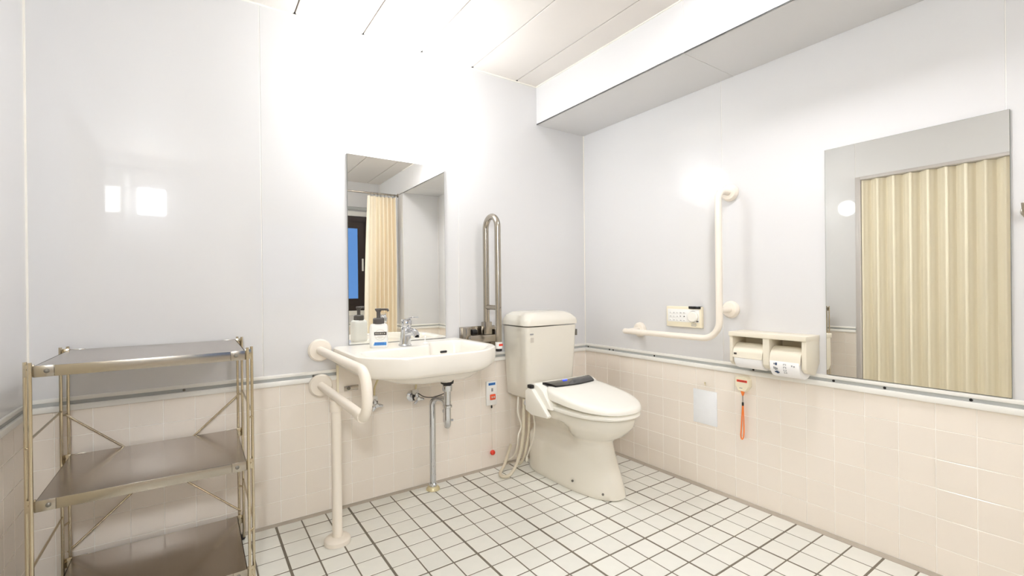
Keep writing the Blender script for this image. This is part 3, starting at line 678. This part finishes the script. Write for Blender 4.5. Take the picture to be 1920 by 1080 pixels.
hose([(hx+0.032, -0.23, 0.40), (hx+0.028, -0.24, 0.34), (hx+0.040, -0.235, 0.27), (hx+0.038, -0.225, 0.20), (hx+0.018, -0.21, 0.13), (hx+0.012, -0.20, 0.10)], 0.0045).build('earth_wire', 'cord_white', wc)
B().lathe([(0.007, 0), (0.008, 0.003), (0.008, 0.020), (0.004, 0.028)], (hx+0.012, -0.20, 0.10), (-0.1, 0, -1), 10).build('cable_plug', 'cord_white', wc)

# ------------------------------------------------------------------ call plate on the back wall
cp = thing('call_button_plate', 'white emergency call plate with orange button on the back wall', 'call button', (-0.730, 0, 0.36))
B().box(-0.764, -0.696, -0.014, -0.0002, 0.353, 0.488, 0.004).build('plate', 'plastic_white', cp)
B().box(-0.752, -0.707, -0.0148, -0.0135, 0.465, 0.479, 0.0004).build('blue_label', 'print_blue', cp)
for k in range(4): B().box(-0.749+k*0.0105, -0.742+k*0.0105, -0.0152, -0.0146, 0.4685, 0.4755).build('label_character', 'print_lettering_blue', cp)
B().box(-0.734, -0.722, -0.0146, -0.0135, 0.430, 0.448, 0.0004).build('icon', 'print_grey', cp)
B().box(-0.744, -0.709, -0.021, -0.0135, 0.384, 0.415, 0.003).build('button', 'orange_button', cp)
for k in range(2): B().box(-0.737+k*0.013, -0.729+k*0.013, -0.0216, -0.0205, 0.394, 0.405).build('button_character', 'print_pale', cp)
B().lathe([(0.004, 0), (0.005, 0.010), (0.003, 0.016)], (-0.730, -0.010, 0.337), (0, 0, 1), 10).build('cord_ferrule', 'black_plastic', cp)
B().tube([(-0.730, -0.010, 0.352), (-0.731, -0.012, 0.22), (-0.730, -0.014, 0.098)], 0.0013, 8).build('pull_cord', 'cord_white', cp)
B().sphere((-0.730, -0.0155, 0.089), 0.0145, 20).build('pull_ball', 'red_plastic', cp)

# ------------------------------------------------------------------ bidet remote on the right wall
rc = thing('remote_panel', 'cream bidet control panel mounted on the right wall', 'remote', (0, -0.75, 0.79))
y0, y1, z0, z1 = -0.645, -0.852, 0.797, 0.903
B().box(-0.020, -0.0005, y1, y0, z0, z1, 0.003).build('body', 'plastic_cream', rc)
B().box(-0.0212, -0.0195, y1+0.012, y0-0.008, z0+0.026, z1-0.014, 0.0006).build('face', 'plastic_white', rc)
B().box(-0.026, -0.004, y1+0.004, y1+0.070, z1-0.011, z1+0.0025, 0.002).build('display', 'black_gloss', rc)
B().lathe([(0.029, 0), (0.029, 0.002), (0.027, 0.003)], (-0.0205, y1+0.047, z0+0.056), (-1, 0, 0), 40).build('dial_ring', 'print_dark', rc)
B().lathe([(0.0275, 0), (0.0275, 0.012), (0.024, 0.016)], (-0.0195, y1+0.044, z0+0.056), (-1, 0, 0), 40).build('dial', 'plastic_ivory', rc)
for r_ in range(3):
    for c_ in range(5):
        yy = y0-0.020-c_*0.0205; zz = z1-0.026-r_*0.0195
        k_ = B().box(-0.0222, -0.0205, yy-0.016, yy, zz-0.013, zz, 0.0008).build('key', 'plastic_white', rc)
        B().box(-0.0226, -0.0218, yy-(0.011 if (r_+c_) % 2 else 0.008), yy-0.004, zz-0.008, zz-(0.003 if (r_ == 1 and c_ > 2) else 0.005)).build('icon', 'print_dark' if (r_ == 1 and c_ > 2) or (r_ == 0 and c_ == 4) else 'print_grey', k_)
for k in range(3): B().box(-0.0204, -0.0195, y1+0.030-(k % 2)*0.004, y1+0.058, z0+0.008+k*0.0055, z0+0.0105+k*0.0055).build('print_line', 'print_grey', rc)
B().box(-0.0226, -0.0205, y1+0.016, y1+0.028, z0+0.030, z0+0.035).build('print_line', 'print_dark', rc)

# ------------------------------------------------------------------ double paper holder and its rolls
ph = thing('paper_holder', 'beige double toilet paper holder on the right wall', 'paper holder', (0, -1.21, 0.66))
hy0, hy1, hzt = -1.052, -1.372, 0.803
B().box(-0.125, -0.0005, hy1, hy0, hzt-0.020, hzt, 0.003).build('top_shelf', 'holder_beige', ph)
side = [(-0.0005, hzt-0.019), (-0.118, hzt-0.019), (-0.118, 0.672), (-0.102, 0.656), (-0.040, 0.642), (-0.0005, 0.690)]
for a, c in ((hy0-0.002, hy0-0.016), (-1.200, -1.228), (hy1+0.020, hy1+0.002)):
    bb = B()
    v = [(x, z) for x, z in side]
    t = bmesh.new(); lo, hi = min(a, c), max(a, c)
    v0 = [t.verts.new((x, lo, z)) for x, z in v]; v1 = [t.verts.new((x, hi, z)) for x, z in v]; t.faces.new(v0); t.faces.new(v1[::-1])
    for i in range(len(v)): t.faces.new((v0[i], v1[i], v1[(i+1) % len(v)], v0[(i+1) % len(v)]))
    bmesh.ops.recalc_face_normals(t, faces=t.faces)
    bmesh.ops.bevel(t, geom=list(t.edges), offset=0.002, segments=2, profile=0.5, affect='EDGES'); bb.merge(t)
    bb.build('divider' if lo < -1.21 and hi > -1.22 else 'side_panel', 'holder_beige', ph)
B().box(-0.006, -0.0005, hy1+0.012, hy0-0.012, 0.690, hzt-0.018).build('back_plate', 'holder_beige', ph)
def cutter(lo, hi, cz, r_, name):
    # curved flap resting on the roll, with a turned-down front lip
    pts = []
    for k in range(13):
        a = R(48+(176-48)*k/12); pts.append((-0.068+math.cos(a)*(r_+0.006), cz+math.sin(a)*(r_+0.006)))
    pts.append((pts[-1][0]-0.003, pts[-1][1]-0.012))
    ring = pts+[(x*1.0+0.003, z-0.002) for x, z in pts[::-1]]
    bb = B(); bb.loft([[(x, lo, z) for x, z in ring], [(x, hi, z) for x, z in ring]]); return bb.build(name, 'holder_beige', ph)
cutter(-1.199, -1.070, 0.700, 0.047, 'paper_cutter'); cutter(-1.350, -1.231, 0.697, 0.050, 'paper_cutter')
B().box(-0.1225, -0.1205, -1.088, -1.076, 0.703, 0.711).build('cutter_mark', 'print_dark', ph)
def roll(label, lo, hi, cz, r_, tail):
    t = thing('toilet_roll', label, 'toilet roll', (-0.068, (lo+hi)/2, cz), 'rolls in the paper holder')
    B().lathe([(0.019, 0), (r_-0.002, 0), (r_, 0.002), (r_, hi-lo-0.002), (r_-0.002, hi-lo), (0.019, hi-lo)], (-0.068, lo, cz), (0, 1, 0), 40).build('paper_body', 'paper', t)
    B().lathe([(0.016, -0.001), (0.0185, -0.001), (0.0185, hi-lo+0.001), (0.016, hi-lo+0.001)], (-0.068, lo, cz), (0, 1, 0), 20).build('core', 'holder_beige', t)
    if tail:
        pts = [(-0.068-r_*math.cos(R(a)), cz-r_*math.sin(R(a))) for a in range(-10, 41, 5)]
        pts = [(-0.068-(r_+0.0015)*math.cos(R(a)), cz-(r_+0.0015)*math.sin(R(a))) for a in range(-12, 61, 6)]
        ring = pts+[(x+0.0012, z+0.0004) for x, z in pts[::-1]]
        bb = B(); bb.loft([[(x, lo+0.001, z) for x, z in ring], [(x, hi-0.001, z) for x, z in ring]]); bb.build('paper_tail', 'paper', t)
    return t
roll('white toilet roll in the holder half nearer the toilet', -1.196, -1.074, 0.690, 0.050, True)
r2 = roll('white toilet roll with grey and blue printed marks, nearer the big mirror', -1.347, -1.233, 0.683, 0.058, True)
rr = 0.0600
def onroll(y, w, a0, a1, m, name='printed_mark'):
    pts = [(-0.068-(rr+0.0006)*math.cos(R(a0+(a1-a0)*k/4)), 0.683-(rr+0.0006)*math.sin(R(a0+(a1-a0)*k/4))) for k in range(5)]
    ring = pts+[(x+0.001, z) for x, z in pts[::-1]]
    bb = B(); bb.loft([[(x, y-w, z) for x, z in ring], [(x, y, z) for x, z in ring]]); bb.build(name, m, r2)
# blue leaf shapes down the left, a column of lettering in the middle, small marks at the right
onroll(-1.249, 0.006, -4, 2, 'print_grey'); onroll(-1.256, 0.007, -6, 4, 'print_navy')
onroll(-1.248, 0.004, 10, 20, 'print_grey'); onroll(-1.253, 0.006, 12, 24, 'print_grey'); onroll(-1.260, 0.004, 14, 22, 'print_grey')
onroll(-1.250, 0.006, 30, 36, 'print_navy'); onroll(-1.256, 0.008, 27, 40, 'print_navy'); onroll(-1.264, 0.004, 31, 37, 'print_navy')
for k, (a, h) in enumerate(((-4, 6), (7, 7), (18, 7), (29, 7))):
    onroll(-1.287, 0.0014, a, a+h, 'print_grey'); onroll(-1.296, 0.0014, a, a+h, 'print_grey'); onroll(-1.288, 0.009, a+(0, 0, h-1.2, h/2)[k], a+(0, 0, h-1.2, h/2)[k]+1.4, 'print_grey')
onroll(-1.318, 0.004, -2, 4, 'print_grey'); onroll(-1.326, 0.005, 0, 5, 'print_grey')

# ------------------------------------------------------------------ pull switch with an orange strap
ps = thing('pull_switch', 'ivory emergency pull switch with an orange strap under the paper holder', 'pull switch', (0, -1.056, 0.50))
out = rounded([(-1.024, 0.578), (-1.024, 0.545), (-1.040, 0.520), (-1.074, 0.520), (-1.090, 0.545), (-1.090, 0.578), (-1.078, 0.588), (-1.036, 0.588)], 0.008, 4)
bb = B(); bb.loft([[(x, y, z) for y, z in out] for x in (-0.0003, -0.022)]+[[(-0.0265, -1.057+(y+1.057)*0.9, 0.556+(z-0.556)*0.9) for y, z in out]]); bb.build('case', 'plastic_cream', ps)
B().box(-0.0272, -0.026, -1.082, -1.034, 0.563, 0.573).build('red_label', 'red_plastic', ps)
for k in range(4): B().box(-0.0276, -0.027, -1.076+k*0.0095, -1.071+k*0.0095, 0.566, 0.570).build('label_character', 'print_dark', ps)
B().box(-0.0272, -0.026, -1.060, -1.046, 0.534, 0.537).build('print_line', 'print_grey', ps)
B().lathe([(0.003, 0), (0.006, 0.008), (0.009, 0.022)], (-0.016, -1.056, 0.499), (0, 0, 1), 14).build('ferrule', 'orange_strap', ps)
B().tube([(-0.016, -1.056, 0.50), (-0.016, -1.056, 0.468)], 0.0013, 8).build('string', 'print_dark', ps)
B().lathe([(0.0035, 0), (0.0045, 0.002), (0.0045, 0.014), (0.003, 0.016)], (-0.016, -1.056, 0.453), (0, 0, 1), 10).build('bead', 'black_plastic', ps)
B().tube(spline([(-0.016, -1.055, 0.455), (-0.016, -1.051, 0.40), (-0.016, -1.047, 0.34), (-0.016, -1.045, 0.312), (-0.016, -1.050, 0.297), (-0.016, -1.057, 0.308), (-0.016, -1.060, 0.34), (-0.016, -1.059, 0.40), (-0.016, -1.057, 0.455)], 8), 0.0028, 10).build('strap', 'orange_strap', ps)

# clear plastic pouch and a small adhesive hook on the tiles
po = tag(B().box(-0.0032, -0.0004, -0.919, -0.790, 0.318, 0.487, 0.0006).build('plastic_sheet', 'clear_film'), 'cloudy clear plastic sheet stuck to the right wall tiles', 'plastic sheet')
hk = thing('adhesive_hook', 'tiny brown hook on the tiles above the clear plastic sheet', 'hook', (0, -0.855, 0.52))
B().lathe([(0.005, 0), (0.005, 0.003)], (-0.0003, -0.856, 0.524), (-1, 0, 0), 12).build('base', 'print_pale', hk)
B().tube([(-0.003, -0.854, 0.526), (-0.008, -0.858, 0.522), (-0.010, -0.864, 0.514)], 0.0022, 8).build('arm', 'brass_worn', hk)
# coat hook right of the big mirror
ch = thing('coat_hook', 'grey metal hook on the right wall past the big mirror', 'hook', (0, -1.945, 1.2))
B().lathe([(0.022, 0), (0.022, 0.006), (0.016, 0.010)], (-0.0003, -1.950, 1.225), (-1, 0, 0), 24).build('rose', 'stainless', ch)
B().tube(spline([(-0.008, -1.950, 1.225), (-0.035, -1.948, 1.222), (-0.050, -1.946, 1.205), (-0.062, -1.944, 1.230), (-0.064, -1.943, 1.245)], 6), 0.006, 12).build('hook_arm', 'stainless', ch)

# ------------------------------------------------------------------ curtain in front of the window bay
CY, CZ_ = -2.47, 1.985
rl = thing('curtain_rail', 'thin metal curtain rail across the window bay', 'curtain rail', (-1.4, CY, CZ_))
B().cyl((XL+0.002, CY, CZ_), (BX-0.002, CY, CZ_), 0.009, seg=14).build('rod', 'stainless', rl)
for x, s_ in ((XL+0.0005, 1), (BX-0.0005, -1)):
    B().lathe([(0.02, 0), (0.02, 0.006), (0.012, 0.012)], (x, CY, CZ_), (s_, 0, 0), 20).build('end_flange', 'stainless', rl)
cu = thing('curtain', 'cream pleated curtain drawn to the pier side of the window', 'curtain', (-0.56, CY, 0.1))
bb = B(); n_, mz = 120, 24; grid = []
for j in range(mz+1):
    t = j/mz; z = CZ_-0.028-t*1.62; row = []
    for i in range(n_+1):
        u = i/n_; x = -0.415-0.265*u*(1+0.10*t) ; w = 0.024+0.008*t
        if u > 0.82: x -= (u-0.82)*0.30*(0.4+0.4*math.sin(t*2.2))
        y = CY+w*math.sin(u*2*PI*6.5+0.6*math.sin(t*3))+0.008*math.sin(u*37+t*4)
        row.append((x, y, z))
    grid.append(row)
for s_ in (0.0, 0.003):
    vs_ = [[bb.bm.verts.new((x, y-s_, z)) for x, y, z in row] for row in grid]
    for a, c in zip(vs_, vs_[1:]):
        for i in range(n_): bb.bm.faces.new((a[i], a[i+1], c[i+1], c[i]))
bb.build('fabric', 'curtain', cu, 80)
for i in range(8):
    x = -0.425-0.035*i
    B().lathe([(0.0115, -0.0018), (0.0145, -0.0018), (0.0145, 0.0018), (0.0115, 0.0018), (0.0115, -0.0018)], (x, CY, CZ_-0.003), (1, 0.2, 0), 18).build('ring', 'grommet', cu)
    B().tube([(x, CY, CZ_-0.016), (x, CY+0.004, CZ_-0.036)], 0.0015, 6).build('hook', 'grommet', cu)
bl = thing('roller_blind', 'rolled up grey roller blind above the window', 'blind', (-1.1, YF, 1.90))
B().cyl((WX0-0.04, YF+0.030, 1.915), (WX1+0.04, YF+0.030, 1.915), 0.019, seg=20).build('roll', 'trim_grey', bl)
for x in (WX0-0.045, WX1+0.040): B().box(x, x+0.005, YF+0.0005, YF+0.052, 1.892, 1.938, 0.001).build('bracket', 'stainless', bl)

# ------------------------------------------------------------------ steel shelf rack in the left corner
rk = thing('shelf_rack', 'stainless steel shelf rack with three shelves in the left corner', 'shelf rack', (-2.20, -0.24, 0))
x0, x1, y0, y1 = -2.465, -1.942, -0.462, -0.030
ZS = (0.811, 0.4485, 0.094)
for z in ZS:
    sh = B(); sh.box(x0+0.016, x1-0.016, y0+0.002, y1-0.002, z-0.003, z)
    shelf = sh.build('shelf', 'stainless_shelf', rk)
    lip = B(); lip.box(x0+0.016, x1-0.016, y0, y0+0.002, z-0.030, z, 0.0008); lip.box(x0+0.016, x1-0.016, y1-0.002, y1, z-0.030, z, 0.0008)
    lip.box(x0+0.016, x0+0.018, y0+0.002, y1-0.002, z-0.030, z); lip.box(x1-0.018, x1-0.016, y0+0.002, y1-0.002, z-0.030, z)
    lip.build('edge', 'stainless', shelf)
    for cx, sx in ((x0+0.014, 1), (x1-0.014, -1)):
        for cy, sy in ((y0, -1), (y1, 1)):
            xa, xb = sorted((cx, cx+sx*0.042)); ya, yb = sorted((cy, cy+sy*0.0025))
            B().box(xa, xb, ya, yb, z-0.029, z+0.001, 0.0006).build('corner_clip', 'stainless', shelf)
            B().lathe([(0.006, 0), (0.006, 0.002), (0.003, 0.004)], (cx+sx*0.028, cy+sy*0.0025, z-0.014), (0, sy, 0), 10).build('bolt', 'grommet', shelf)
for px, sx in ((x0, 1), (x1, -1)):
    for py, sy in ((y0, 1), (y1, -1)):
        p = B()
        rods = ((px-sx*0.004, py+sy*0.018), (px+sx*0.010, py-sy*0.0068))
        for rx, ry in rods: p.cyl((rx, ry, 0.012), (rx, ry, 0.822), 0.0046, seg=10)
        post = p.build('post', 'rack_rod', rk)
        for z in (0.803, 0.590, 0.440, 0.215, 0.086):
            a, c = rods; q = B(); q.tube([(a[0], a[1], z), (c[0], c[1], z)], 0.0034, 8); q.build('spacer', 'rack_rod', post)
        q = B(); cxm = (rods[0][0]+rods[1][0])/2; cym = (rods[0][1]+rods[1][1])/2
        q.lathe([(0.012, 0.0), (0.014, 0.004), (0.012, 0.014)], (cxm, cym, 0.0005), (0, 0, 1), 14); q.build('foot', 'black_plastic', post)
        for z in ZS: B().box(px-0.002*sx, px+0.0165*sx, py+0.002*sy, py+0.008*sy, z-0.028, z+0.004, 0.0005).build('slot_bracket', 'rack_rod', post)
def brace(a, c): B().cyl(a, c, 0.0036, seg=10).build('brace', 'rack_rod', rk)
yb = y1+0.003
brace((x0+0.004, yb, 0.588), (x1-0.004, yb, 0.112)); brace((x1-0.004, yb+0.008, 0.588), (x0+0.004, yb+0.008, 0.112))
for xx in (x0-0.004, x1+0.004):
    brace((xx, y1-0.018, 0.604), (xx, y0+0.018, 0.604)); brace((xx, y1-0.018, 0.246), (xx, y0+0.018, 0.246))
